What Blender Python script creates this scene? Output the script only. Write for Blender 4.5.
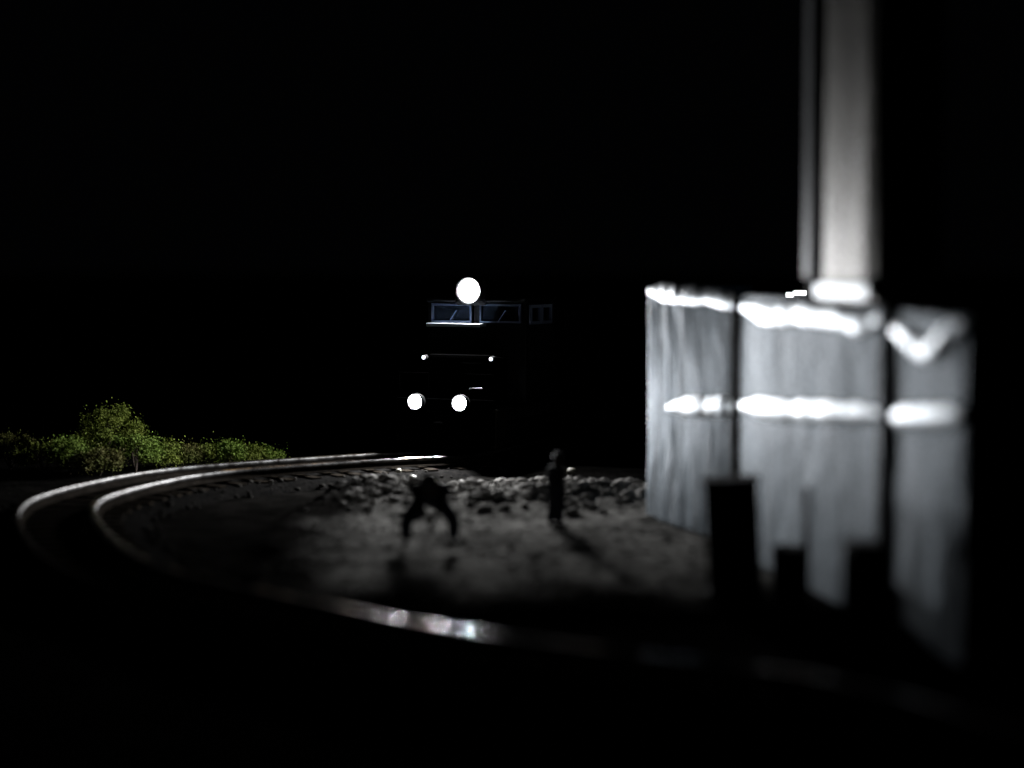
import bpy, bmesh, math, random
from mathutils import Vector, Matrix, noise
random.seed(7)
R = math.radians
S = bpy.context.scene
for o in list(bpy.data.objects):
    bpy.data.objects.remove(o)
C = S.collection

# ------------------------------------------------------------------ camera
CAM_H, F_PX, HOR = 5.3, 1900.0, 265.0
PITCH = math.atan((384.0 - HOR) / F_PX)
cd = bpy.data.cameras.new("camera")
cam = bpy.data.objects.new("camera", cd); C.objects.link(cam)
cam.location = (0, 0, CAM_H)
cam.rotation_euler = (math.pi / 2 - PITCH, 0, 0)
cd.sensor_width = 360.0
cd.lens = F_PX / 1024.0 * 360.0
cd.clip_start, cd.clip_end = 0.5, 3000
cd.dof.use_dof = True
cd.dof.focus_distance = 51.5
cd.dof.aperture_fstop = (cd.lens / 1000.0) / 0.62      # half a metre of aperture: far focus, soft foreground
S.camera = cam

# ------------------------------------------------------------------ world: a dark room / night, only a trace of light
w = bpy.data.worlds.new("World"); S.world = w; w.use_nodes = True
bg = w.node_tree.nodes["Background"]
bg.inputs[0].default_value = (0.75, 0.82, 1.0, 1)
bg.inputs[1].default_value = 0.0005
S.view_settings.view_transform = 'Standard'
S.view_settings.look = 'None'
S.view_settings.exposure = 0.0
S.view_settings.gamma = 1.0
S.cycles.use_denoising = True
S.cycles.max_bounces = 6
S.cycles.sample_clamp_indirect = 4.0
S.cycles.volume_bounces = 0
LAMP_HEAD, LAMP_DITCH, LAMP_MARK, LAMP_BULB = 300.0, 340.0, 3.0, 24000.0     # radiance of the lit lamp lenses

# ------------------------------------------------------------------ layout helpers
def ray(px, py):
    d = Vector(((px - 512) / F_PX, 1.0, -(py - 384) / F_PX))
    return Matrix.Rotation(-PITCH, 3, 'X') @ d
def at(px, py, Y):
    d = ray(px, py); return Vector((0, 0, CAM_H)) + d * (Y / d.y)
def ground(px, py, z=0.0):
    d = ray(px, py); return Vector((0, 0, CAM_H)) + d * ((z - CAM_H) / d.z)

# ------------------------------------------------------------------ materials
def mat(name, col, rough=0.6, metal=0.0, bump=0.0, bscale=8.0, col2=None, cscale=4.0, stretch=(1, 1, 1),
        rough2=None, emit=None, estr=0.0, spec=0.5):
    m = bpy.data.materials.new(name); m.use_nodes = True
    nt = m.node_tree; b = nt.nodes["Principled BSDF"]
    b.inputs["Base Color"].default_value = (*col, 1)
    b.inputs["Roughness"].default_value = rough
    b.inputs["Metallic"].default_value = metal
    b.inputs["Specular IOR Level"].default_value = spec
    tc = nt.nodes.new("ShaderNodeTexCoord"); mp = nt.nodes.new("ShaderNodeMapping")
    mp.inputs["Scale"].default_value = stretch
    nt.links.new(tc.outputs["Object"], mp.inputs[0])
    if col2 is not None or rough2 is not None:
        n = nt.nodes.new("ShaderNodeTexNoise"); n.inputs["Scale"].default_value = cscale
        n.inputs["Detail"].default_value = 8; n.inputs["Roughness"].default_value = 0.65
        nt.links.new(mp.outputs[0], n.inputs[0])
        r = nt.nodes.new("ShaderNodeMapRange")
        r.inputs[1].default_value, r.inputs[2].default_value = 0.36, 0.64
        nt.links.new(n.outputs[0], r.inputs[0])
        if col2 is not None:
            mx = nt.nodes.new("ShaderNodeMix"); mx.data_type = 'RGBA'
            mx.inputs[6].default_value = (*col, 1); mx.inputs[7].default_value = (*col2, 1)
            nt.links.new(r.outputs[0], mx.inputs[0]); nt.links.new(mx.outputs[2], b.inputs["Base Color"])
        if rough2 is not None:
            rr = nt.nodes.new("ShaderNodeMapRange")
            rr.inputs[3].default_value, rr.inputs[4].default_value = rough, rough2
            nt.links.new(r.outputs[0], rr.inputs[0]); nt.links.new(rr.outputs[0], b.inputs["Roughness"])
    if bump:
        n2 = nt.nodes.new("ShaderNodeTexNoise"); n2.inputs["Scale"].default_value = bscale
        n2.inputs["Detail"].default_value = 6
        nt.links.new(mp.outputs[0], n2.inputs[0])
        bp = nt.nodes.new("ShaderNodeBump"); bp.inputs["Strength"].default_value = bump
        bp.inputs["Distance"].default_value = 0.05
        nt.links.new(n2.outputs[0], bp.inputs["Height"]); nt.links.new(bp.outputs[0], b.inputs["Normal"])
    if emit:
        b.inputs["Emission Color"].default_value = (*emit, 1); b.inputs["Emission Strength"].default_value = estr
    return m

M = {
 'soil':   mat("dark_soil", (0.002, 0.002, 0.0018), 1.0, col2=(0.007, 0.0065, 0.006), cscale=1.5, bump=0.6, bscale=6, spec=0.0),
 'ballast':mat("dark_ballast", (0.003, 0.003, 0.003), 1.0, col2=(0.008, 0.0075, 0.007), cscale=7, bump=0.8, bscale=14, spec=0.0),
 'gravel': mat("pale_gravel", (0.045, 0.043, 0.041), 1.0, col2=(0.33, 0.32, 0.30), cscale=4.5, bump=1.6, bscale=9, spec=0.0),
 'stone':  mat("stone", (0.12, 0.115, 0.108), 0.95, col2=(0.30, 0.29, 0.275), cscale=3, bump=0.5, bscale=9, spec=0.0),
 'dstone': mat("ballast_stone", (0.012, 0.011, 0.011), 0.95, col2=(0.035, 0.033, 0.03), cscale=3, bump=0.5, bscale=9, spec=0.0),
 'rail':   mat("worn_rail_steel", (0.022, 0.019, 0.017), 0.42, 1.0, col2=(0.17, 0.168, 0.165), cscale=3.0, rough2=0.55, bump=0.12, bscale=9),
 'polish': mat("polished_rail_head", (0.34, 0.38, 0.46), 0.012, 1.0, col2=(0.50, 0.29, 0.10), cscale=0.7, rough2=0.40),
 'rust':   mat("rusty_rail_head", (0.006, 0.0052, 0.0045), 0.9, 0.0, col2=(0.013, 0.011, 0.009), cscale=2.0, bump=0.2, bscale=12, spec=0.0),
 'tie':    mat("tarred_wood", (0.008, 0.007, 0.006), 0.95, col2=(0.016, 0.013, 0.01), cscale=5, bump=0.5, spec=0.0),
 'silver': mat("brushed_silver_sheet", (0.030, 0.047, 0.062), 0.54, 1.0, col2=(0.094, 0.132, 0.166), cscale=3.2, rough2=0.66,
               stretch=(2.4, 2.4, 0.16), bump=0.45, bscale=7),
 'highlight':   mat("silver_highlight", (0.66, 0.72, 0.78), 0.42, 1.0, col2=(0.8, 0.82, 0.84), cscale=3.0, rough2=0.42, bump=0.3, bscale=7),  # painted highlight: paler metal for bright streaks on panels and chimney foot
 'stack':  mat("dull_silver_stack", (0.012, 0.0115, 0.010), 0.42, 1.0, col2=(0.19, 0.175, 0.148), cscale=4, rough2=0.52,
               stretch=(5, 5, 0.3), bump=0.5, bscale=9),
 'duct':   mat("weathered_grey_duct", (0.05, 0.055, 0.06), 0.5, 1.0, col2=(0.1, 0.105, 0.11), cscale=4, stretch=(2, 2, .2), rough2=0.6),
 'black':  mat("matt_black", (0.012, 0.012, 0.013), 0.85, col2=(0.02, 0.02, 0.02), cscale=3, spec=0.15),
 'roof':   mat("tar_roof", (0.015, 0.015, 0.016), 0.95, spec=0.1),
 'paint':  mat("dark_engine_paint", (0.003, 0.0032, 0.004), 0.6, col2=(0.005, 0.0055, 0.006), cscale=2, spec=0.1),
 'frame':  mat("bare_aluminium_frame", (0.22, 0.27, 0.40), 0.4, 0.6),
 'ledge':  mat("lit_ledge_metal", (0.5, 0.55, 0.62), 0.4, 0.5),  # lighter than the frames: headlight sheen put into the colour
 'chrome': mat("chrome", (0.8, 0.82, 0.85), 0.12, 1.0),
 'shade_black':   mat("painted_shade_black", (0.0008, 0.0008, 0.0008), 1.0, spec=0.0),  # shade put into the colour: hides lamp spill on nose and pilot
 'under':  mat("grimy_underframe", (0.008, 0.0075, 0.007), 0.9, col2=(0.014, 0.012, 0.01), cscale=5, spec=0.1),
 'cloth':  mat("dark_cloth", (0.02, 0.02, 0.024), 0.95, bump=0.4, bscale=20, spec=0.1),
 'denim':  mat("dark_denim", (0.018, 0.02, 0.03), 0.95, bump=0.4, bscale=20, spec=0.1),
 'skin':   mat("skin", (0.04, 0.025, 0.018), 0.8, spec=0.1),
 'hat':    mat("hat", (0.03, 0.028, 0.025), 0.7),
 'head':   mat("headlight_lens", (1, 1, 1), 0.3, emit=(1.0, 0.97, 0.94), estr=LAMP_HEAD),
 'bulb':   mat("bulb_core", (1, 1, 1), 0.3, emit=(0.95, 0.97, 1.0), estr=LAMP_BULB),
 'ditch':  mat("ditch_light_lens", (1, 1, 1), 0.3, emit=(0.95, 0.97, 1.0), estr=LAMP_DITCH),
 'mark':   mat("marker_lens", (1, 1, 1), 0.3, emit=(0.85, 0.93, 1.0), estr=LAMP_MARK),
 'flood':  mat("flood_lens", (1, 1, 1), 0.3, emit=(0.93, 0.97, 1.0), estr=6.0),
 'bark':   mat("bark", (0.05, 0.035, 0.025), 0.9),
}
def leafmat(name, a, b):
    m = mat(name, a, 0.75, col2=b, cscale=2.5, spec=0.2); return m
LEAF = [leafmat("olive_foliage", (0.095, 0.13, 0.015), (0.145, 0.17, 0.025)),
        leafmat("fresh_foliage", (0.085, 0.14, 0.015), (0.13, 0.18, 0.025)),
        leafmat("brownish_foliage", (0.09, 0.075, 0.02), (0.085, 0.105, 0.018))]
g = bpy.data.materials.new("window_glass"); g.use_nodes = True
gb = g.node_tree.nodes["Principled BSDF"]
gb.inputs["Base Color"].default_value = (0.006, 0.008, 0.012, 1); gb.inputs["Roughness"].default_value = 0.06
M['glass'] = g

# ------------------------------------------------------------------ object helpers
def obj(name, bm, m, parent=None, smooth=False, loc=None):
    me = bpy.data.meshes.new(name); bm.to_mesh(me); bm.free()
    if smooth:
        for p in me.polygons: p.use_smooth = True
    me.materials.append(m)
    o = bpy.data.objects.new(name, me); C.objects.link(o)
    if loc is not None: o.location = loc
    if parent is not None: o.parent = parent
    return o
def empty(name, loc, rz=0.0):
    o = bpy.data.objects.new(name, None); C.objects.link(o)
    o.location = loc; o.rotation_euler = (0, 0, rz); o.empty_display_size = 0.3
    return o
def tag(o, label, cat, group=None):
    o["label"] = label; o["category"] = cat
    if group: o["group"] = group
    return o
def struct(name, bm, m, smooth=False):
    o = obj(name, bm, m, smooth=smooth); o["kind"] = "structure"; return o
def box(bm, c, s, bev=0.0, rot=None):
    mtx = Matrix.Translation(c) @ (rot.to_4x4() if rot else Matrix.Identity(4)) @ Matrix.Diagonal((*s, 1))
    r = bmesh.ops.create_cube(bm, size=1, matrix=mtx)
    if bev:
        es = list({e for v in r['verts'] for e in v.link_edges})
        bmesh.ops.bevel(bm, geom=es, offset=bev, segments=2, affect='EDGES', profile=0.5)
def cyl(bm, a, b, r, r2=None, n=20, cap=True):
    a, b = Vector(a), Vector(b); d = b - a
    q = Vector((0, 0, 1)).rotation_difference(d.normalized()).to_matrix().to_4x4()
    bmesh.ops.create_cone(bm, cap_ends=cap, segments=n, radius1=r, radius2=r if r2 is None else r2, depth=d.length,
                          matrix=Matrix.Translation((a + b) / 2) @ q)
def tube(bm, pts, r, n=8):
    for a, b in zip(pts, pts[1:]): cyl(bm, a, b, r, n=n)
    for p in pts[1:-1]: bmesh.ops.create_uvsphere(bm, u_segments=n, v_segments=6, radius=r, matrix=Matrix.Translation(p))
def B(): return bmesh.new()
def lathe(bm, prof, axis_mtx, n=28):
    rings = []
    for (r, z) in prof:
        rings.append([bm.verts.new(axis_mtx @ Vector((r * math.cos(2 * math.pi * k / n), r * math.sin(2 * math.pi * k / n), z))) for k in range(n)])
    for a, b in zip(rings, rings[1:]):
        for k in range(n): bm.faces.new((a[k], a[(k + 1) % n], b[(k + 1) % n], b[k]))

# ------------------------------------------------------------------ track centre line (measured on the ground)
INNER_PX = [(1250, 800), (1060, 744), (930, 704), (800, 674), (630, 653), (460, 630), (340, 607), (200, 577), (138, 556), (104, 530),
            (93, 507), (118, 492), (200, 474), (300, 465)]
ctrl = [ground(x, y, 0.30) for x, y in INNER_PX]
for c in ctrl: c.z = 0
ctrl += [Vector(p) for p in ((-2.9, 49.0, 0), (-1.35, 49.8, 0), (-0.35, 51.4, 0), (0.9, 54.3, 0), (3.1, 59, 0), (7.0, 66.5, 0), (12, 75.5, 0))]
def catmull(P, step):
    P = [P[0] * 2 - P[1]] + P + [P[-1] * 2 - P[-2]]
    out = []
    for i in range(1, len(P) - 2):
        for k in range(40):
            t = k / 40
            a, b, c, d = P[i - 1:i + 3]
            out.append(0.5 * ((2 * b) + (c - a) * t + (2 * a - 5 * b + 4 * c - d) * t * t + (3 * b - a - 3 * c + d) * t ** 3))
    out.append(P[-2])
    for _ in range(14):     # relax the hand-measured kinks
        out = [out[0]] + [(out[i - 1] + out[i] * 2 + out[i + 1]) / 4 for i in range(1, len(out) - 1)] + [out[-1]]
    res = [out[0]]; acc = 0
    for a, b in zip(out, out[1:]):
        L = (b - a).length; s = step - acc
        while s <= L:
            res.append(a.lerp(b, s / L)); s += step
        acc = L - (s - step)
    return res
inner = catmull(ctrl, 0.25)
def tangent(P, i):
    a, b = P[max(0, i - 1)], P[min(len(P) - 1, i + 1)]; return (b - a).normalized()
G = 1.5
def offset(P, d):
    out = []
    for i, p in enumerate(P):
        t = tangent(P, i); nrm = Vector((-t.y, t.x, 0)); out.append(p + nrm * d)
    return out
outer = offset(inner, G)        # positive = away from the inside of the curve
if (outer[len(outer)//2] - Vector((2, 40, 0))).length < (inner[len(inner)//2] - Vector((2, 40, 0))).length:
    outer = offset(inner, -G)
centre = [(a + b) / 2 for a, b in zip(inner, outer)]

# ------------------------------------------------------------------ ground sheets
def ground_sheet():
    bm = B()
    xs = [-600, -120, -40] + [-24 + i * 1.0 for i in range(53)] + [45, 120, 600]
    ys = [-60, 4] + [10 + i * 1.0 for i in range(75)] + [110, 200, 1200]
    vs = [[bm.verts.new((x, y, (0.10 * noise.noise(Vector((x * .23, y * .23, 0))) - 0.16) if (-24 <= x <= 28 and 10 <= y <= 84) else -0.16)) for x in xs] for y in ys]
    for j in range(len(ys) - 1):
        for i in range(len(xs) - 1): bm.faces.new((vs[j][i], vs[j][i + 1], vs[j + 1][i + 1], vs[j + 1][i]))
    return struct("ground", bm, M['soil'], True)
ground_sheet()
# ballast shoulder under the track
bm = B()
prof = [(-2.3, -0.32), (-1.6, 0.0), (-0.7, 0.015), (0, 0.02), (0.7, 0.015), (1.6, 0.0), (2.3, -0.32)]
prev = None
for i in range(0, len(centre), 2):
    t = tangent(centre, i); nrm = Vector((-t.y, t.x, 0))
    row = []
    for (u, z) in prof:
        p = centre[i] + nrm * u
        row.append(bm.verts.new((p.x, p.y, z - 0.02 + 0.03 * noise.noise(p * 2.1))))
    if prev:
        for k in range(len(prof) - 1): bm.faces.new((prev[k], prev[k + 1], row[k + 1], row[k]))
    prev = row
struct("ballast_bed", bm, M['ballast'], True)

def yard_height(x, y):
    p = Vector((x, y, 0))
    px = 512 + x / y * F_PX
    bank = math.exp(-((y - (43.6 + 0.8 * noise.noise(Vector((x * .5, 3, 0))))) / 2.0) ** 2)
    lump = abs(noise.noise(p * 1.25)) + 0.6 * abs(noise.noise(p * 2.9 + Vector((5, 2, 1)))) + 0.3 * noise.noise(p * 6)
    h = -0.03 + 0.10 * noise.noise(p * 0.42) + 0.05 * noise.noise(p * 1.1) + bank * (0.10 + 0.30 * lump)
    return h
# pale gravel yard inside the curve
X0, X1, Y0, Y1, NX, NY = -5.3, 6.5, 28.8, 46.6, 150, 190
cover = []
bm = B(); vs = []
for j in range(NY + 1):
    row = []
    for i in range(NX + 1):
        u, v = i / NX, j / NY
        y = Y0 + (Y1 - Y0) * v
        # edge of the yard wavers
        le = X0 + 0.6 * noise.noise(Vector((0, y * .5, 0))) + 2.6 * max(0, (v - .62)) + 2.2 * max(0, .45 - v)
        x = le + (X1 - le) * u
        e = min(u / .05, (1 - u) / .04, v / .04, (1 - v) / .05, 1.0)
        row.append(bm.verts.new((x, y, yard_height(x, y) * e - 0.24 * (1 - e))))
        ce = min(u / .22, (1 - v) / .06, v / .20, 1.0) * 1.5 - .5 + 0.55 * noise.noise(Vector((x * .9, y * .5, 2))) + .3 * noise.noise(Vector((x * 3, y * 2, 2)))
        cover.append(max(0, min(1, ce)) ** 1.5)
    vs.append(row)
for j in range(NY):
    for i in range(NX): bm.faces.new((vs[j][i], vs[j][i + 1], vs[j + 1][i + 1], vs[j + 1][i]))
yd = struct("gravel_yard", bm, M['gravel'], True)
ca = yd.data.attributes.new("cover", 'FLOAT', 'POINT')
ca.data.foreach_set("value", cover)          # blend from soil colour to pale gravel, fading at left, near and far edges
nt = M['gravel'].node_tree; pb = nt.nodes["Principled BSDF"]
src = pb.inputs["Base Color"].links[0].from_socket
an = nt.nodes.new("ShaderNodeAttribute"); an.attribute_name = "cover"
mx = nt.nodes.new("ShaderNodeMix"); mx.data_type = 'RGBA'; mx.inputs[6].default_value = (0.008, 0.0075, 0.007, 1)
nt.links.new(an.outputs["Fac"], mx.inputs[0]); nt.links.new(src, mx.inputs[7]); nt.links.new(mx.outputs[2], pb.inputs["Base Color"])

def rock(bm, c, r, sq=0.65):
    res = bmesh.ops.create_icosphere(bm, subdivisions=2, radius=r, matrix=Matrix.Translation(c))
    sd = Vector((random.random() * 50, random.random() * 50, random.random() * 50))
    for v in res['verts']:
        d = v.co - Vector(c)
        d *= 1 + 0.55 * noise.noise(d / r * 0.9 + sd)
        d.z *= sq; v.co = Vector(c) + d
bm = B()
for _ in range(520):
    x = random.uniform(-3.8, 4.3); y = random.gauss(43.8, 1.5)
    if not 40 < y < 46.5: continue
    rock(bm, (x, y, yard_height(x, y) + 0.02), random.choice((.06, .08, .1, .13, .16)))
for _ in range(260):
    x = random.uniform(-4.5, 4.0); y = random.uniform(30, 41)
    rock(bm, (x, y, yard_height(x, y)), random.choice((.03, .05, .07)))
o = obj("loose_stones", bm, M['stone'], smooth=True); o["kind"] = "stuff"
tag(o, "loose pale grey stones heaped along the far edge of the gravel yard", "stones")
bm = B()
for _ in range(900):
    i = random.randrange(30, len(centre) - 40)
    t = tangent(centre, i); nrm = Vector((-t.y, t.x, 0)); u = random.choice((-1, 1)) * random.uniform(1.0, 2.9)
    p = centre[i] + nrm * u
    rock(bm, (p.x, p.y, 0.0 - max(0, abs(u) - 1.6) * 0.3), random.uniform(.03, .09))
o = obj("ballast_stones", bm, M['dstone'], smooth=True); o["kind"] = "stuff"
tag(o, "dark ballast stones scattered along both sides of the curved track", "stones")

# ------------------------------------------------------------------ the track
tr = empty("railway_track", centre[len(centre) // 2])
tag(tr, "single curved railway track sweeping round the left side to the locomotive", "railway track")
org = tr.location.copy()
RP = [(-.15, .05), (-.15, .07), (-.025, .10), (-.025, .18), (-.06, .20), (-.06, .265), (-.05, .278), (0, .284), (.05, .278), (.06, .265), (.06, .20), (.025, .18), (.025, .10), (.15, .07), (.15, .05)]
HP = [(-.06, .268), (-.045, .276), (-.025, .2825), (0, .285), (.025, .2825), (.045, .276), (.06, .268)]
for P in (inner, outer):
    bm = B(); prev = None
    bh = B(); ph = None
    for i in range(len(P)):
        t = tangent(P, i); nrm = Vector((-t.y, t.x, 0))
        wz = 0.004 * noise.noise(P[i] * 0.9)
        row = [bm.verts.new(P[i] + nrm * u + Vector((0, 0, z + wz + 0.03)) - org) for u, z in RP]
        if prev:
            for k in range(len(RP) - 1): bm.faces.new((prev[k], prev[k + 1], row[k + 1], row[k]))
        prev = row
        hr = [bh.verts.new(P[i] + nrm * u + Vector((0, 0, z + wz + 0.034)) - org) for u, z in HP]
        if ph:
            for k in range(len(HP) - 1): bh.faces.new((ph[k], ph[k + 1], hr[k + 1], hr[k]))
        ph = hr
    bmesh.ops.recalc_face_normals(bm, faces=bm.faces); bmesh.ops.recalc_face_normals(bh, faces=bh.faces)
    ro = obj("rail", bm, M['rail'], tr, smooth=True)
    ro.data.materials.append(M['rust'])
    nk = len(RP) - 1
    for f in ro.data.polygons: f.material_index = 0 if 3 <= f.index % nk <= 9 else 1
    obj("running_surface", bh, M['polish'] if P is inner else M['rust'], ro, smooth=True)
total = (len(centre) - 1) * 0.25
nt_ = 98
for k in range(nt_):
    i = int((k + .5) / nt_ * (len(centre) - 1))
    t = tangent(centre, i); a = math.atan2(t.y, t.x)
    bm = B(); box(bm, (0, 0, 0), (0.26, 2.7, 0.13), 0.015)
    s = obj("sleeper", bm, M['tie'], tr, loc=centre[i] - org + Vector((0, 0, -0.03)))
    s.rotation_euler = (0, 0, a)

# ------------------------------------------------------------------ locomotive
YAW = R(-25)
FR = Vector((at(441, 400, 50.2).x, 50.2, 0.30))
loco = empty("locomotive", FR, YAW)
tag(loco, "dark diesel locomotive with blazing headlight and twin ditch lights on the far track", "locomotive")
def L(name, bm, m, smooth=False, parent=None):
    o = obj(name, bm, m, parent or loco, smooth)
    if parent is None and name not in ("truck_frame", "pilot", "coupler"): o.location.z = -0.24
    return o
# underframe, pilot, hoods
bm = B(); box(bm, (0, 9.0, 1.27), (3.0, 17.4, 0.34), 0.03); L("underframe", bm, M['under'])
bm = B()
box(bm, (0, 0.22, 0.95), (2.9, 0.12, 1.0), 0.03)
for s in (-1, 1):
    v = [bm.verts.new(p) for p in ((0, -0.35, .18), (s * 1.35, 0.14, .18), (s * 1.35, 0.14, .75), (0, -0.02, .75))]
    bm.faces.new(v)
bmesh.ops.recalc_face_normals(bm, faces=bm.faces)
L("pilot", bm, M['shade_black'])
bm = B(); cyl(bm, (0, .2, .72), (0, -.2, .72), .08); box(bm, (0.03, -.24, .72), (.24, .26, .3), .05); L("coupler", bm, M['shade_black'])
bm = B(); box(bm, (0, 1.55, 2.1), (1.9, 1.3, 1.35), 0.1, Matrix.Rotation(R(-7), 3, 'X')); nose = L("nose", bm, M['shade_black'])
bm = B(); box(bm, (0.45, 0.895, 2.05), (0.62, 0.03, 1.15), 0.012); L("nose_door", bm, M['shade_black'], parent=nose)
# cab shell
bm = B(); box(bm, (0, 3.1, 2.55), (3.0, 1.9, 2.2), 0.03); 
box(bm, (0, 3.1, 4.28), (3.06, 2.1, 0.14), 0.06)
for sx in (-1.44, 1.44):
    for y in (2.22, 3.98): box(bm, (sx, y, 3.93), (.12, .14, .60))
box(bm, (0, 2.20, 3.93), (.16, .10, .60)); box(bm, (0, 4.0, 3.93), (2.8, .1, .58))
cab = L("cab", bm, M['paint'])
def window(x0, x1, z0, z1, y, side=False, X=0.0, fw=0.055):
    bm = B(); d = .07
    for (a, b, c, e) in ((x0, x1, z0, z0 + fw), (x0, x1, z1 - fw, z1), (x0, x0 + fw, z0 + fw, z1 - fw), (x1 - fw, x1, z0 + fw, z1 - fw)):
        if side: box(bm, (X, (a + b) / 2, (c + e) / 2), (d, abs(b - a), e - c), 0.006)
        else: box(bm, ((a + b) / 2, y, (c + e) / 2), (abs(b - a), d, e - c), 0.006)
    f = L("window", bm, M['frame'], parent=cab)
    return f
for (x0, x1) in ((-1.36, -0.12), (0.12, 1.36)):
    window(x0, x1, 3.66, 4.18, 2.11)
    bm = B(); box(bm, ((x0 + x1) / 2, 2.15, 3.92), (x1 - x0 - .1, .02, .44)); L("windscreen_pane", bm, M['glass'], parent=cab)
    bm = B(); tube(bm, [(x0 + .55, 2.05, 3.66), (x0 + .8, 2.04, 4.0)], .012); L("wiper", bm, M['frame'], parent=cab)
window(2.32, 3.02, 3.62, 4.16, 0, True, 1.53, .09); window(3.06, 3.76, 3.62, 4.16, 0, True, 1.53, .09)
window(2.4, 3.8, 3.62, 4.16, 0, True, -1.53, .08)
for y0, y1 in ((2.4, 2.95), (3.14, 3.68)):
    bm = B(); box(bm, (1.50, (y0 + y1) / 2, 3.89), (.02, y1 - y0, .4)); L("side_pane", bm, M['glass'], parent=cab)
bm = B(); box(bm, (-.52, 1.93, 3.60), (1.65, .42, .09), .01); L("lit_ledge", bm, M['ledge'], parent=cab)  # headlight's lit stretch put into the ledge's width and pale colour
# long hood behind the cab
bm = B(); box(bm, (0, 10.9, 2.75), (1.85, 13.6, 2.6), 0.1); hood = L("engine_hood", bm, M['paint'])
for k in range(9):
    bm = B(); box(bm, (0.935, 5.0 + k * 1.35, 2.5), (.03, 1.15, 1.7), .01); L("hood_door", bm, M['paint'], parent=hood)
for y in (6.5, 12.5, 15.2):
    bm = B(); cyl(bm, (0, y, 4.05), (0, y, 4.22), .55, n=28); L("roof_fan", bm, M['under'], parent=hood)
bm = B(); cyl(bm, (.25, 2.6, 4.42), (.25, 2.95, 4.42), .08, .03); cyl(bm, (.4, 2.55, 4.5), (.4, 3.0, 4.5), .09, .03)
box(bm, (.33, 2.9, 4.38), (.4, .08, .1)); L("horn", bm, M['under'])
# trucks with wheels
for y in (3.6, 14.2):
    bm = B(); 
    for s in (-1, 1): box(bm, (s * 1.05, y, .58), (.16, 3.6, .34), .04)
    box(bm, (0, y, .75), (2.1, .5, .3), .03)
    tk = L("truck_frame", bm, M['under'])
    for dy in (-1.25, 0, 1.25):
        for s in (-1, 1):
            bm = B(); cyl(bm, (s * .68, y + dy, .5), (s * .82, y + dy, .5), .48, n=32); cyl(bm, (s * .64, y + dy, .5), (s * .68, y + dy, .5), .53, n=32)
            L("wheel", bm, M['under'], parent=tk)
bm = B(); box(bm, (0, 8.9, .75), (2.5, 4.4, .7), .15); L("fuel_tank", bm, M['under'])
# steps and railings
for s in (-1, 1):
    bm = B()
    for k, z in enumerate((.45, .78, 1.1)): box(bm, (s * 1.3, .55, z), (.35, .5, .03))
    box(bm, (s * 1.47, .55, .85), (.02, .55, .9)); L("steps", bm, M['under'])
    bm = B(); tube(bm, [(s * 1.42, .32, 1.45), (s * 1.42, .32, 2.35), (s * .55, .32, 2.35), (s * .55, .32, 1.45)], .018); L("front_handrail", bm, M['shade_black'])
    bm = B(); tube(bm, [(s * 1.44, 4.2, 2.35), (s * 1.44, 17.4, 2.35)], .018)
    for k in range(9): tube(bm, [(s * 1.44, 4.3 + k * 1.6, 1.45), (s * 1.44, 4.3 + k * 1.6, 2.35)], .016)
    L("side_handrail", bm, M['under'])
bm = B(); tube(bm, [(.78, .12, 1.98), (1.16, .12, 2.0)], .022); L("glint_bar", bm, M['chrome'])  # chrome bar added to give a small glint
# lamps: housing + reflector bowl + lit lens
def lamp(name, c, r, m, rim=.055, parent=None, bulbs=(0,)):
    x, y, z = c
    mt = Matrix.Translation((x, y, z)) @ Matrix.Rotation(R(90), 4, 'X')      # local z -> -y (forward)
    bm = B(); lathe(bm, [(0.001, -.16), (r * 1.1, -.14), (r * 1.32, -.02), (r * 1.32, rim - .005), (r * 1.18, rim), (r * 1.08, .03)], mt)
    h = L(name, bm, M['paint'], True, parent)
    bm = B(); lathe(bm, [(r * 1.08, .03), (r * .85, -.02), (r * .6, -.05)], mt); L("reflector", bm, M['chrome'], True, h)
    bm = B(); lathe(bm, [(r * 1.0, .032), (r * .9, .05), (r * .55, .065), (0.001, .07)], mt)
    for f in bm.faces: pass
    bmesh.ops.recalc_face_normals(bm, faces=bm.faces)
    L("lens", bm, m, True, h)
    for bx in bulbs:
        bm = B(); lathe(bm, [(.062, .071), (.054, .078), (.031, .084), (0.001, .086)], Matrix.Translation((bx, 0, 0)) @ mt, 20)
        bmesh.ops.recalc_face_normals(bm, faces=bm.faces); L("bulb", bm, M['bulb'], True, h)
    return h
hb = B(); box(hb, (-.13, 2.16, 4.52), (1.0, .34, .80), .12)
hl = L("headlight_box", hb, M['paint'])
lamp("headlight", (-.13, 1.95, 4.54), .30, M['head'], bulbs=(-.13, .13))
for s in (-1, 1):
    lamp("ditch_light", (s * .66, -.12, 1.62), .17, M['ditch'], rim=.14)
    bm = B(); cyl(bm, (s * .66, .04, 1.40), (s * .66, .04, 1.45), .04); L("ditch_light_bracket", bm, M['under'])
for x in (-.96, 1.06):
    bm = B(); cyl(bm, (x, 1.0, 2.74), (x, .86, 2.74), .075, n=16); h = L("marker_light", bm, M['paint'])
    bm = B(); bmesh.ops.create_uvsphere(bm, u_segments=16, v_segments=8, radius=.05, matrix=Matrix.Translation((x, .85, 2.74))); L("marker_lens", bm, M['mark'], True, h)

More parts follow.
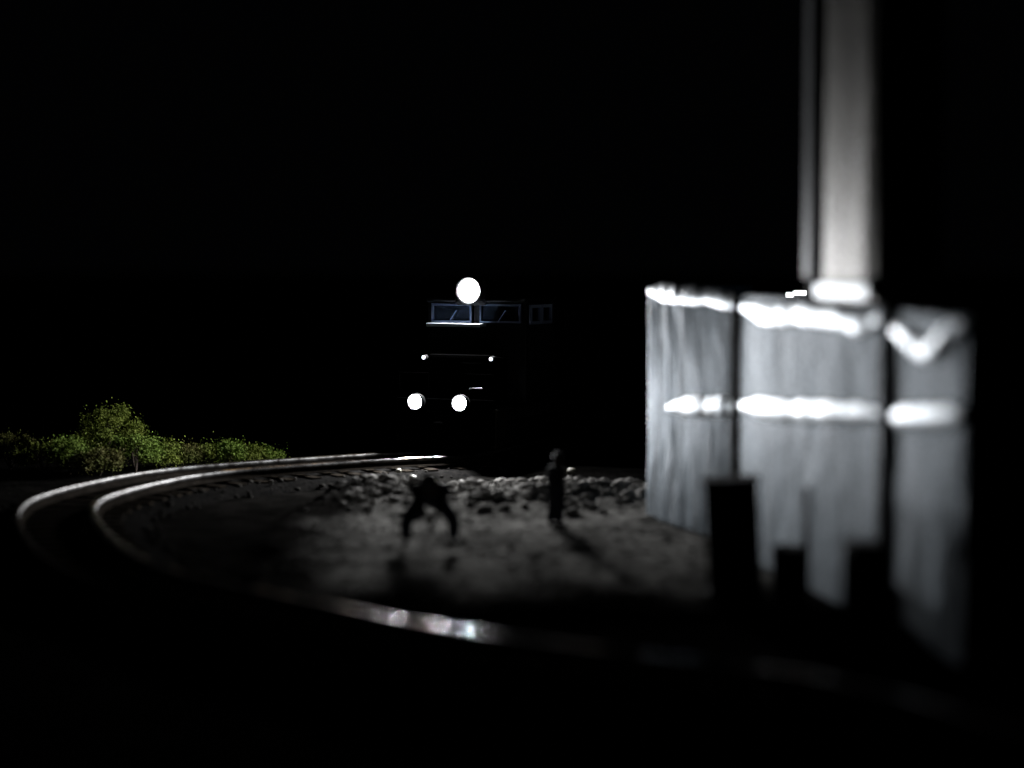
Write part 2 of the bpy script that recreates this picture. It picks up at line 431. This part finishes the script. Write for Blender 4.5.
# ------------------------------------------------------------------ silver building
def gz(s): return noise.noise(Vector((s * 1.7, 11.3, 0)))
WL = at(652, 480, 41.0); WR = at(969, 480, 24.6)
WL.z = WR.z = 0
shed = empty("silver_shed", (WL + WR) / 2)
tag(shed, "silver sheet metal building of three tall panels with dark gaps and pipes above", "building")
so = shed.location.copy()
du = (WR - WL).normalized(); nrm = Vector((du.y, -du.x, 0))
if nrm.x > 0: nrm = -nrm
LEN = (WR - WL).length
def s_of_px(px):
    k = (px - 512) / F_PX
    # X = k*Y on the wall line
    t = (k * WL.y - WL.x) / ((WR.x - WL.x) - k * (WR.y - WL.y))
    return t * LEN
def z_at(px, py):
    s = s_of_px(px); p = WL + du * s
    return at(px, py, p.y).z
def streak(s, z):      # shallow vertical pulling marks in the soft sheet
    return 0.0045 * noise.noise(Vector((s * 7, z * .7, 1))) + 0.0020 * noise.noise(Vector((s * 17, z * .9, 5))) + 0.006 * noise.noise(Vector((s * 2.2, z * 2.4, 8)))
def panel(px0, px1, top, ridge, crest, bow=0.12, name="wall_panel", amp=1.0, tilt=0.0, start=0.0):
    s0, s1 = s_of_px(px0), s_of_px(px1)
    bm = B(); NS, NZ = 180, 110; grid = []
    def interp(tab, px):
        for (a, ya), (b, yb) in zip(tab, tab[1:]):
            if px <= b:
                t = (px - a) / (b - a); t = max(0, min(1, t)); t = t * t * (3 - 2 * t); return ya + (yb - ya) * t
        return tab[-1][1]
    for i in range(NS + 1):
        u = i / NS; s = s0 + (s1 - s0) * u
        p = WL + du * s
        pxl = 512 + F_PX * p.x / p.y
        zt = at(pxl, interp(top, pxl), p.y).z
        zr = at(pxl, interp(ridge, pxl), p.y).z
        zc = at(pxl, interp(crest, pxl), p.y).z
        col = []
        for j in range(NZ + 1):
            z = zt * j / NZ
            d = bow * (1 - (2 * u - 1) ** 2)
            sc = p.y / 33
            d += tilt * (s - (s0 + s1) / 2)
            d += 0.020 * noise.noise(Vector((s * 0.8, z * 0.5, px0 * .1))) + 0.012 * noise.noise(Vector((s * 2.6, z * 1.2, px0 * .1)))
            d += streak(s, z)
            q = p + nrm * d; col.append(bm.verts.new((q.x - so.x, q.y - so.y, z)))
        grid.append(col)
    for i in range(NS):
        for j in range(NZ): bm.faces.new((grid[i][j], grid[i + 1][j], grid[i + 1][j + 1], grid[i][j + 1]))
    bmesh.ops.recalc_face_normals(bm, faces=bm.faces)
    for f in bm.faces[:1]:
        if f.normal.dot(nrm) < 0: bmesh.ops.reverse_faces(bm, faces=bm.faces[:])
    bmesh.ops.solidify(bm, geom=bm.faces[:], thickness=0.04)
    w_ = obj(name, bm, M['silver'], shed, smooth=True)
    for tab, hw, nm in ((ridge, .15, "mid_highlight"), (crest, .15, "top_highlight")):  # added pale strips stand in for highlights along the sheet's creases
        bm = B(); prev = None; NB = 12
        for i in range(max(2, int(NS * (start if nm == 'mid_highlight' else 0))), NS - 1):
            us = (i / NS - start) if nm == 'mid_highlight' else i / NS
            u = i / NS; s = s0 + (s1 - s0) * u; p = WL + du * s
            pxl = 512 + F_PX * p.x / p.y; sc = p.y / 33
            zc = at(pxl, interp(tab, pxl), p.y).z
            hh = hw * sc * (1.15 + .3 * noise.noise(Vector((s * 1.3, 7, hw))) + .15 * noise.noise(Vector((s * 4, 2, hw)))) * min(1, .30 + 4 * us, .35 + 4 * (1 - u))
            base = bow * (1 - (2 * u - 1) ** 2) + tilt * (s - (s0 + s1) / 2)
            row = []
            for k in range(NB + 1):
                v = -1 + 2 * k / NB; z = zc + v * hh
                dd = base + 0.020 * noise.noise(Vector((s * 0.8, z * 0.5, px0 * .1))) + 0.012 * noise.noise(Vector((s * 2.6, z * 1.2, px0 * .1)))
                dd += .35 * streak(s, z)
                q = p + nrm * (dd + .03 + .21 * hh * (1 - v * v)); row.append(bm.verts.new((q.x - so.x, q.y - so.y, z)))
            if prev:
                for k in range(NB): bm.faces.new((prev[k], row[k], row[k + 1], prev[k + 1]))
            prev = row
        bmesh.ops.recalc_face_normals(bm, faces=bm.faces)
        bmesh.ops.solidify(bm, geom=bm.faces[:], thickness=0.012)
        obj(nm, bm, M['highlight'], w_, smooth=True)
    return w_
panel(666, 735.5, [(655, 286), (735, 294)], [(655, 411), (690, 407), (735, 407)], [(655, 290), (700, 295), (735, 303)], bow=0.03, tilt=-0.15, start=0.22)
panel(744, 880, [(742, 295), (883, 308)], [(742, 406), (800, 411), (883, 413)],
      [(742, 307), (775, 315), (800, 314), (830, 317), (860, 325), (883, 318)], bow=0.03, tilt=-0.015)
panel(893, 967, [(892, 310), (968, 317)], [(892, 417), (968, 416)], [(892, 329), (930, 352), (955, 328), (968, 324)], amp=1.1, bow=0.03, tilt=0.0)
# corner return at the far left
bm = B()
c0 = WL - so; zt = z_at(652, 286)
q1 = c0 + nrm * 0.02; q2 = c0 - nrm * 2.4 + du * -0.6
prev = None
for k in range(13):
    a = k / 12; q = q1.lerp(q2, a) + du * (-0.06 * math.sin(a * math.pi))
    row = [bm.verts.new((q.x, q.y, z)) for z in (0, zt * .33, zt * .66, zt)]
    if prev:
        for j in range(3): bm.faces.new((prev[j], prev[j + 1], row[j + 1], row[j]))
    prev = row
bmesh.ops.solidify(bm, geom=bm.faces[:], thickness=0.04)
obj("corner_sheet", bm, M['silver'], shed, smooth=True)
# dark backing wall, roof, right end
bm = B()
a = c0 - nrm * 0.35; b = WR - so - nrm * 0.35; ze = z_at(969, 327)
back = -nrm * 3.2
cs = [a + du * .1, b - du * .05, b - du * .05 + back, a + du * .1 + back]
lo = [bm.verts.new((c.x, c.y, 0)) for c in cs]; hi = [bm.verts.new((c.x, c.y, z)) for c, z in zip(cs, (zt - .3, ze - .35, ze - .35, zt - .3))]
for k in range(4): bm.faces.new((lo[k], lo[(k + 1) % 4], hi[(k + 1) % 4], hi[k]))
bm.faces.new(hi); bm.faces.new(lo[::-1]); bmesh.ops.recalc_face_normals(bm, faces=bm.faces)
obj("backing_wall", bm, M['black'], shed)
for pc, pr, tp in ((738, .07, 294), (886.5, .03, 306)):
    k_ = s_of_px(pc); p = c0 + du * k_ + nrm * (pr - .15); ht = z_at(pc, tp)
    bm = B(); box(bm, (p.x, p.y, ht / 2), (.12, .40, ht), .01, Matrix.Rotation(math.atan2(du.y, du.x), 3, 'Z')); obj("panel_seam", bm, M['black'], shed)

# chimney and side pipe on the roof
AW = math.atan2(du.y, du.x)
def duct(name, px0, px1, Dback, pz, depth, h, label, cat, m, part, fl=True):
    sa, sb = s_of_px(px0), s_of_px(px1)
    pa, pb = WL + du * sa - nrm * Dback, WL + du * sb - nrm * Dback
    # keep the picture width while standing back from the wall face
    pa = at(px0, 300, pa.y); pb = at(px1, 300, pb.y); pa.z = pb.z = 0
    mid = (pa + pb) / 2; wd = (pb - pa).length; ang = math.atan2((pb - pa).y, (pb - pa).x)
    zb = at((px0 + px1) / 2, pz, mid.y).z
    E_ = empty(name, (mid.x, mid.y, zb), ang); tag(E_, label, cat)
    # lies along local x; visible face is local -y ; slightly swelling front
    bm = B(); prev = None; NZ = 60; NU = 90
    for j in range(NZ + 1):
        z = h * j / NZ; row = []
        fo = (0.05 * math.exp(-((z - .10) / .10) ** 2)) if fl else 0
        ring = []
        for k in range(NU + 1):
            u = k / NU; x = (u - .5) * wd
            y = -0.06 * (1 - (2 * u - 1) ** 4) - fo + 0.012 * noise.noise(Vector((x * 1.6, z * .35, 4))) + .006 * noise.noise(Vector((x * 6, z * .2, 9))) + .003 * noise.noise(Vector((x * 14, z * .5, 3)))
            ring.append(bm.verts.new((x, y, z)))
        ring.append(bm.verts.new((wd / 2, depth, z))); ring.append(bm.verts.new((-wd / 2, depth, z)))
        if prev:
            n = len(ring)
            for k in range(n): bm.faces.new((prev[k], prev[(k + 1) % n], ring[(k + 1) % n], ring[k]))
        prev = ring
    bmesh.ops.recalc_face_normals(bm, faces=bm.faces)
    o = obj(part, bm, m, E_, smooth=True)
    md = o.modifiers.new("edge", 'EDGE_SPLIT'); md.split_angle = R(50)
    if fl:
        bm = B()
        box(bm, (0, -.13, .15), (wd * .97, .05, .22), .02); obj("base_highlight", bm, M['highlight'], o)  # pale strip stands in for the highlight at the chimney foot
    bm = B(); box(bm, (0, depth / 2, -.30), (wd * .9, depth * .8, .596)); obj("plinth", bm, M['black'], E_)
    return E_
duct("chimney_stack", 823, 877.5, 0.25, 301, 1.0, 8.0, "wide silver chimney rising out of the top of the picture above the silver building", "chimney", M['stack'], "flue")
duct("side_duct", 804, 817.5, 0.25, 277, 0.5, 8.0, "slim dull grey duct standing just left of the wide silver chimney", "duct", M['duct'], "duct_body", False)

# ------------------------------------------------------------------ distant floodlight seen just over the roof
fl = at(797, 294.5, 58)
fd = empty("floodlight_post", (fl.x, fl.y, 0))
tag(fd, "small pair of white floodlights on a post seen just over the silver roof", "floodlight")
bm = B(); cyl(bm, (0, 0, -0.16), (0, 0, fl.z - .12), .06); box(bm, (0, .02, fl.z - .12), (.8, .05, .05)); obj("post", bm, M['black'], fd)
for (dx, dz, ww, hh) in ((-.22, -.03, .20, .16), (.10, .04, .40, .13)):
    bm = B(); box(bm, (dx, .08, fl.z + dz), (ww + .04, .12, hh + .04), .01); h = obj("lamp_head", bm, M['black'], fd)
    bm = B(); box(bm, (dx, .01, fl.z + dz), (ww, .02, hh), .006); obj("lens", bm, M['flood'], h)

# ------------------------------------------------------------------ cabinet in front of the building, with a drum shape added for a vague shadow
cb = ground(736, 594)
cab_ = empty("utility_cabinet", (cb.x, cb.y, -0.03), R(-6))
tag(cab_, "tall black cabinet standing against the silver wall below its first gap", "cabinet")
H = 1.92
bm = B(); box(bm, (0, 0, H / 2 - .02), (.86, .6, H - .08), .03); box(bm, (0, 0, .06), (.92, .66, .12), .01); obj("body", bm, M['black'], cab_)
bm = B(); box(bm, (0, 0, H - .03), (.94, .68, .07), .02); obj("lid", bm, M['black'], cab_)
bm = B(); box(bm, (0, -.312, H / 2), (.74, .025, H - .35), .008); d_ = obj("door", bm, M['black'], cab_)
bm = B(); tube(bm, [(.28, -.34, .95), (.28, -.36, 1.0), (.28, -.36, 1.12), (.28, -.34, 1.17)], .012); obj("handle", bm, M['under'], d_)
cab_.rotation_euler = (0, R(-3.0), R(-6))
dr = ground(789, 598)
drum = empty("shadow_drum", (dr.x, dr.y, -0.03))
tag(drum, "low black drum shape, standing in for a vague shadow just right of the tall cabinet", "drum")
bm = B(); lathe(bm, [(.001, 0), (.27, 0), (.28, .02), (.27, .05), (.27, .27), (.285, .29), (.27, .31), (.27, .55), (.285, .57), (.27, .59), (.27, .82), (.28, .85), (.26, .86), (.26, .84), (.001, .84)], Matrix.Identity(4), 40)
obj("drum_body", bm, M['black'], drum, smooth=False)
bm = B(); cyl(bm, (-.1, 0, .84), (-.1, 0, .9), .035); obj("bung", bm, M['under'], drum)

def dark_box(name, part, px0, px1, top, D, dep, label, cat, lean=0.0):
    a = at(px0, 500, D); b = at(px1, 500, D); z = at((px0 + px1) / 2, top, D).z
    E_ = empty(name, ((a.x + b.x) / 2, D, -.05)); tag(E_, label, cat); wd = b.x - a.x
    bm = B(); box(bm, (0, dep / 2, z / 2), (wd, dep, z), .02); o = obj(part, bm, M['black'], E_)
    bm = B(); box(bm, (0, dep / 2, z + .035), (wd + .05, dep + .05, .06), .015); obj("lid", bm, M['black'], E_)
    for zz in (z * .3, z * .7):
        bm = B(); box(bm, (0, -.018, zz), (wd * .96, .03, .05), .006); obj("rib", bm, M['under'], o)
    E_.rotation_euler = (0, lean, 0)
    return E_
dark_box("shadow_locker", "locker_body", 849, 882, 545, 25.6, .5, "dark upright locker shape, added for a vague shadow at the foot of the silver wall beside the wider dark gap", "locker")  # dark box added where a vague shadow lies at the wall foot
po = ground(806, 606)  # post shape added for a soft dark stripe down the wall
E_ = empty("stripe_post", (po.x, po.y, -.05)); tag(E_, "thin dark post shape added for a dark stripe just right of the low black drum", "post")
bm = B(); cyl(bm, (0, 0, 0), (0, 0, 1.85), .055); obj("post_shaft", bm, M['black'], E_)
bm = B(); cyl(bm, (0, 0, 1.852), (0, 0, 1.9), .075); obj("post_cap", bm, M['black'], E_)
M['pebble'] = mat("pale_pebble", (0.2, 0.19, 0.15), 0.6, col2=(0.28, 0.27, 0.2), cscale=6)
for (px, py, r, lab) in ((413, 477, .09, "small round pale pebble just above the left shoulder of the bent person"),
                         (433, 480, .13, "larger pale pebble above the head of the bent person"),
                         (399, 470, .08, "flat pale pebble nearest the rail, leftmost of the pale pebbles"),
                         (571, 470, .11, "pale pebble just right of the standing person's head")):
    q = ground(px, py, .1); bm = B(); rock(bm, (0, 0, 0), r, .8)
    tag(obj("pebble", bm, M['pebble'], smooth=True, loc=(q.x, q.y, .08)), lab, "pebble", "pale pebbles on the dark ground behind the gravel")

# ------------------------------------------------------------------ people
def skin(name, V, E, parent, m, root=0, sub=2):
    me = bpy.data.meshes.new(name); me.from_pydata([v[:3] for v in V], E, [])
    me.materials.append(m)
    o = bpy.data.objects.new(name, me); C.objects.link(o)
    if parent: o.parent = parent
    sk = o.modifiers.new("skin", 'SKIN'); sk.use_smooth_shade = True
    if not me.skin_vertices: me.skin_vertices.new()
    for i, v in enumerate(V):
        r = v[3]; me.skin_vertices[0].data[i].radius = (r, r) if not isinstance(r, tuple) else r
        me.skin_vertices[0].data[i].use_root = (i == root)
    s = o.modifiers.new("sub", 'SUBSURF'); s.levels = s.render_levels = sub
    return o
def lerp(a, b, t): return tuple(a[k] + (b[k] - a[k]) * t for k in range(3))
def person(loc, rz, J, label, hat=True, coat=0.0):
    """J: joints pelvis, chest, neck, head, and per side shoulder, elbow, wrist, hip, knee, ankle, toe"""
    P = empty("person", loc, rz); tag(P, label, "person", None)
    V, E = [], []
    def add(p, r, prev=None):
        V.append((*p, r)); 
        if prev is not None: E.append((prev, len(V) - 1))
        return len(V) - 1
    pel = add(J['pelvis'], .135); wa = add(lerp(J['pelvis'], J['chest'], .5), .125, pel); chs = add(J['chest'], .155, wa)
    nk = add(J['neck'], .06, chs)
    hv = Vector(J['head']) - Vector(J['neck'])
    jw = add(lerp(J['neck'], J['head'], .55), .085, nk); hd = add(J['head'], .105, jw); tp = add(tuple(Vector(J['head']) + hv.normalized() * .09), .07, hd)
    hands = []
    for s in ('l', 'r'):
        sh = add(J['shoulder_' + s], .075, chs); el = add(J['elbow_' + s], .05, sh); wr = add(J['wrist_' + s], .032, el)
        dirv = (Vector(J['wrist_' + s]) - Vector(J['elbow_' + s])).normalized()
        side = dirv.cross(Vector((0, 1, 0))).normalized()
        pm = add(tuple(Vector(J['wrist_' + s]) + dirv * .07), .036, wr)
        for k, (off, ln) in enumerate(((-.036, .062), (-.012, .075), (.012, .07), (.034, .055))):
            b0 = Vector(J['wrist_' + s]) + dirv * .10 + side * off
            f1 = add(tuple(b0), .011, pm); f2 = add(tuple(b0 + dirv * ln * .5 + Vector((0, -.01, 0))), .010, f1); add(tuple(b0 + dirv * ln + Vector((0, -.03, 0))), .008, f2)
        t1 = add(tuple(Vector(J['wrist_' + s]) + dirv * .05 + side * -.05 + Vector((0, -.02, 0))), .012, pm); add(tuple(Vector(J['wrist_' + s]) + dirv * .09 + side * -.065 + Vector((0, -.035, 0))), .009, t1)
        hp = add(J['hip_' + s], .105, pel); kn = add(J['knee_' + s], .065, hp); an = add(J['ankle_' + s], .042, kn); add(J['toe_' + s], .038, an)
    body = skin("body", V, E, P, M['skin'])
    # clothing
    V, E = [], []
    a = add(J['pelvis'], .165); b = add(lerp(J['pelvis'], J['chest'], .5), .155, a); c = add(J['chest'], .20, b); add(lerp(J['chest'], J['neck'], .75), .085, c)
    for s in ('l', 'r'):
        sh = add(J['shoulder_' + s], .12, c); el = add(J['elbow_' + s], .085, sh); add(lerp(J['elbow_' + s], J['wrist_' + s], .93), .052, el)
    if coat: add((J['pelvis'][0], J['pelvis'][1], J['pelvis'][2] - coat), .18, a)
    skin("jacket", V, E, P, M['cloth'])
    V, E = [], []
    a = add((J['pelvis'][0], J['pelvis'][1], J['pelvis'][2] + .03), .15)
    for s in ('l', 'r'):
        hp = add(J['hip_' + s], .16, a); kn = add(J['knee_' + s], .13, hp); add(lerp(J['knee_' + s], J['ankle_' + s], .92), .10, kn)
    skin("trousers", V, E, P, M['denim'])
    for s in ('l', 'r'):
        V, E = [], []
        a = add(J['ankle_' + s], .056); b = add(tuple((Vector(J['ankle_' + s]) + Vector(J['toe_' + s])) / 2), .055, a); add(tuple(Vector(J['toe_' + s]) * 1.0), .046, b)
        skin("boot", V, E, P, M['black'], sub=1)
    hd = Vector(J['head'])
    up = hv.normalized(); fw = Vector(J.get('face', (0, -1, 0)))
    rot = Vector((0, 0, 1)).rotation_difference(up).to_matrix().to_4x4()
    # face: nose, ears, eye sockets
    bm = B()
    bmesh.ops.create_cone(bm, cap_ends=True, segments=8, radius1=.018, radius2=.006, depth=.045, matrix=Matrix.Translation(hd + fw * .105 - up * .005) @ Vector((0, 0, 1)).rotation_difference(fw).to_matrix().to_4x4())
    obj("nose", bm, M['skin'], P, smooth=True)
    sd = up.cross(fw).normalized()
    for k in (-1, 1):
        bm = B(); bmesh.ops.create_uvsphere(bm, u_segments=10, v_segments=8, radius=.012, matrix=Matrix.Translation(hd + fw * .093 + sd * .035 * k + up * .02)); obj("eye", bm, M['black'], P, smooth=True)
        bm = B(); bmesh.ops.create_uvsphere(bm, u_segments=10, v_segments=8, radius=.03, matrix=Matrix.Translation(hd + sd * .105 * k) @ Matrix.Diagonal((.5, .7, 1, 1))); obj("ear", bm, M['skin'], P, smooth=True)
    if hat:
        bm = B(); lathe(bm, [(.165, 0.03), (.16, .045), (.118, .05), (.122, .08), (.105, .135), (.05, .17), (.001, .178)], Matrix.Translation(hd) @ rot, 28)
        obj("hat", bm, M['hat'], P, smooth=True)
    return P
g1 = ground(430, 546)
P1 = person((g1.x, g1.y, -0.02), R(4), dict(
    pelvis=(0, .22, .86), chest=(0, -.12, 1.16), neck=(0, -.27, 1.21), head=(-.02, -.40, 1.25), face=(0, -.83, -.55),
    shoulder_l=(-.30, -.10, 1.10), elbow_l=(-.20, -.30, .86), wrist_l=(-.06, -.38, .60),
    shoulder_r=(.30, -.10, 1.10), elbow_r=(.20, -.30, .84), wrist_r=(.06, -.38, .58),
    hip_l=(-.15, .2, .86), knee_l=(-.43, -.02, .50), ankle_l=(-.42, .12, .09), toe_l=(-.46, -.10, .05),
    hip_r=(.15, .2, .86), knee_r=(.43, -.02, .50), ankle_r=(.42, .12, .09), toe_r=(.46, -.10, .05)),
    "person bent forward with legs spread wide on the gravel, in dark work clothes")
g2 = ground(556, 527)
P2 = person((g2.x, g2.y, -0.02), R(118), dict(
    pelvis=(0, 0, .93), chest=(0, -.02, 1.32), neck=(0, -.03, 1.50), head=(0, -.05, 1.63), face=(0, -.99, -.1),
    shoulder_l=(-.19, 0, 1.38), elbow_l=(-.24, .03, 1.10), wrist_l=(-.22, -.08, .87),
    shoulder_r=(.19, 0, 1.38), elbow_r=(.24, .03, 1.10), wrist_r=(.22, -.08, .87),
    hip_l=(-.10, 0, .90), knee_l=(-.11, -.04, .50), ankle_l=(-.11, .02, .09), toe_l=(-.13, -.18, .05),
    hip_r=(.10, 0, .90), knee_r=(.11, .0, .50), ankle_r=(.11, .10, .09), toe_r=(.13, -.10, .05)),
    "person standing upright alone on the gravel in a long dark coat", coat=.32)

P1.scale = (1.06, 1.1, 1.03)
P2.scale = (.92, .92, .86)
# ------------------------------------------------------------------ bushes beyond the track
def bush(px, D, hgt, wid, leafm, label, n=1500, seed=0, lean=0.0, hollow=False):
    rnd = random.Random(seed)
    x = (px - 512) / F_PX * D
    P = empty("bush", (x, D, -0.15)); tag(P, label, "bush", "bushes beyond the curve of the track")
    bm = B()
    for k in range(5):
        a = rnd.random() * 6.28; r = wid * .3 * rnd.random()
        tube(bm, [(0, 0, 0), (r * math.cos(a) * .5, r * math.sin(a) * .5, hgt * .35), (r * math.cos(a), r * math.sin(a), hgt * .7)], .025, 6)
    obj("stem", bm, M['bark'], P)
    bm = B()
    clumps = []
    nc = int(26 + wid * 22)
    for k in range(nc):
        u = rnd.random() * 6.28; v = rnd.uniform(-.35, 1) 
        rr = rnd.uniform(.62, 1.0)
        c = Vector((math.cos(u) * math.sqrt(max(0, 1 - v * v)) * wid / 2 * rr + lean * max(0, v), math.sin(u) * math.sqrt(max(0, 1 - v * v)) * wid / 2 * rr, hgt * .45 + v * hgt * .5 * rr))
        if c.z < .05: c.z = .05 + rnd.random() * .15
        clumps.append((c, rnd.uniform(.10, .22) * (0.8 + wid * .12)))
    per = max(20, int(n * 2.6 / nc))
    for c, r in clumps:
        for _ in range(per):
            d = Vector((rnd.gauss(0, 1), rnd.gauss(0, 1), rnd.gauss(0, 1))).normalized() * r * abs(rnd.gauss(0, .72))
            p = c + d; s = rnd.uniform(.012, .026)
            nn = Vector((rnd.gauss(0, 1), rnd.gauss(0, 1), rnd.gauss(0, 1))).normalized(); t = nn.orthogonal().normalized(); b = nn.cross(t)
            bm.faces.new([bm.verts.new(p + t * s * .6 - b * s), bm.verts.new(p + t * s * .9 + b * s * .2), bm.verts.new(p + b * s * 1.3), bm.verts.new(p - t * s * .8 + b * s * .1)])
    obj("foliage", bm, leafm, P)
BU = [
 (108, 50.5, 1.80, 1.8, 0, "tallest bush, a round olive green one rising above the rest beyond the track", 7000, .0),
 (8, 50.6, .85, 1.5, 2, "low brownish green bush at the far left edge of the row", 2600, .0),
 (42, 49.6, .75, 1.3, 0, "low olive bush second from the left edge of the row", 2400, .0),
 (68, 49.0, .95, 1.0, 1, "small fresh green bush in front of the left side of the tallest bush", 2200, .0),
 (97, 48.7, .70, 1.0, 2, "small brownish bush directly in front of the tallest bush", 2200, .0),
 (134, 49.6, .95, 1.2, 1, "medium green bush against the right side of the tallest bush", 3000, .0),
 (160, 50.6, .70, 1.1, 0, "low olive bush between the tallest bush and the pair of pointed ones", 2200, .0),
 (186, 51.0, .52, .9, 2, "small brownish bush near the middle of the row beyond the rail", 1800, .0),
 (212, 51.3, .52, .9, 0, "small olive bush left of the brightest little bush", 1800, .0),
 (229, 51.2, .62, .7, 1, "little bright green bush with a raised tip toward the right end of the row", 1900, .0),
 (248, 51.8, .45, .9, 0, "very low olive bush second from the right end of the row", 1500, .0),
 (265, 52.2, .30, .8, 1, "lowest green bush at the right end of the row by the rail", 1300, .0),
]
for i, (px, D, h, wd, lm, lab, n, ln) in enumerate(BU):
    if i: h *= 1.12; wd *= 1.2; n = int(n * 1.4)
    bush(px, D, h, wd, LEAF[lm], lab, n, 100 + i, ln)
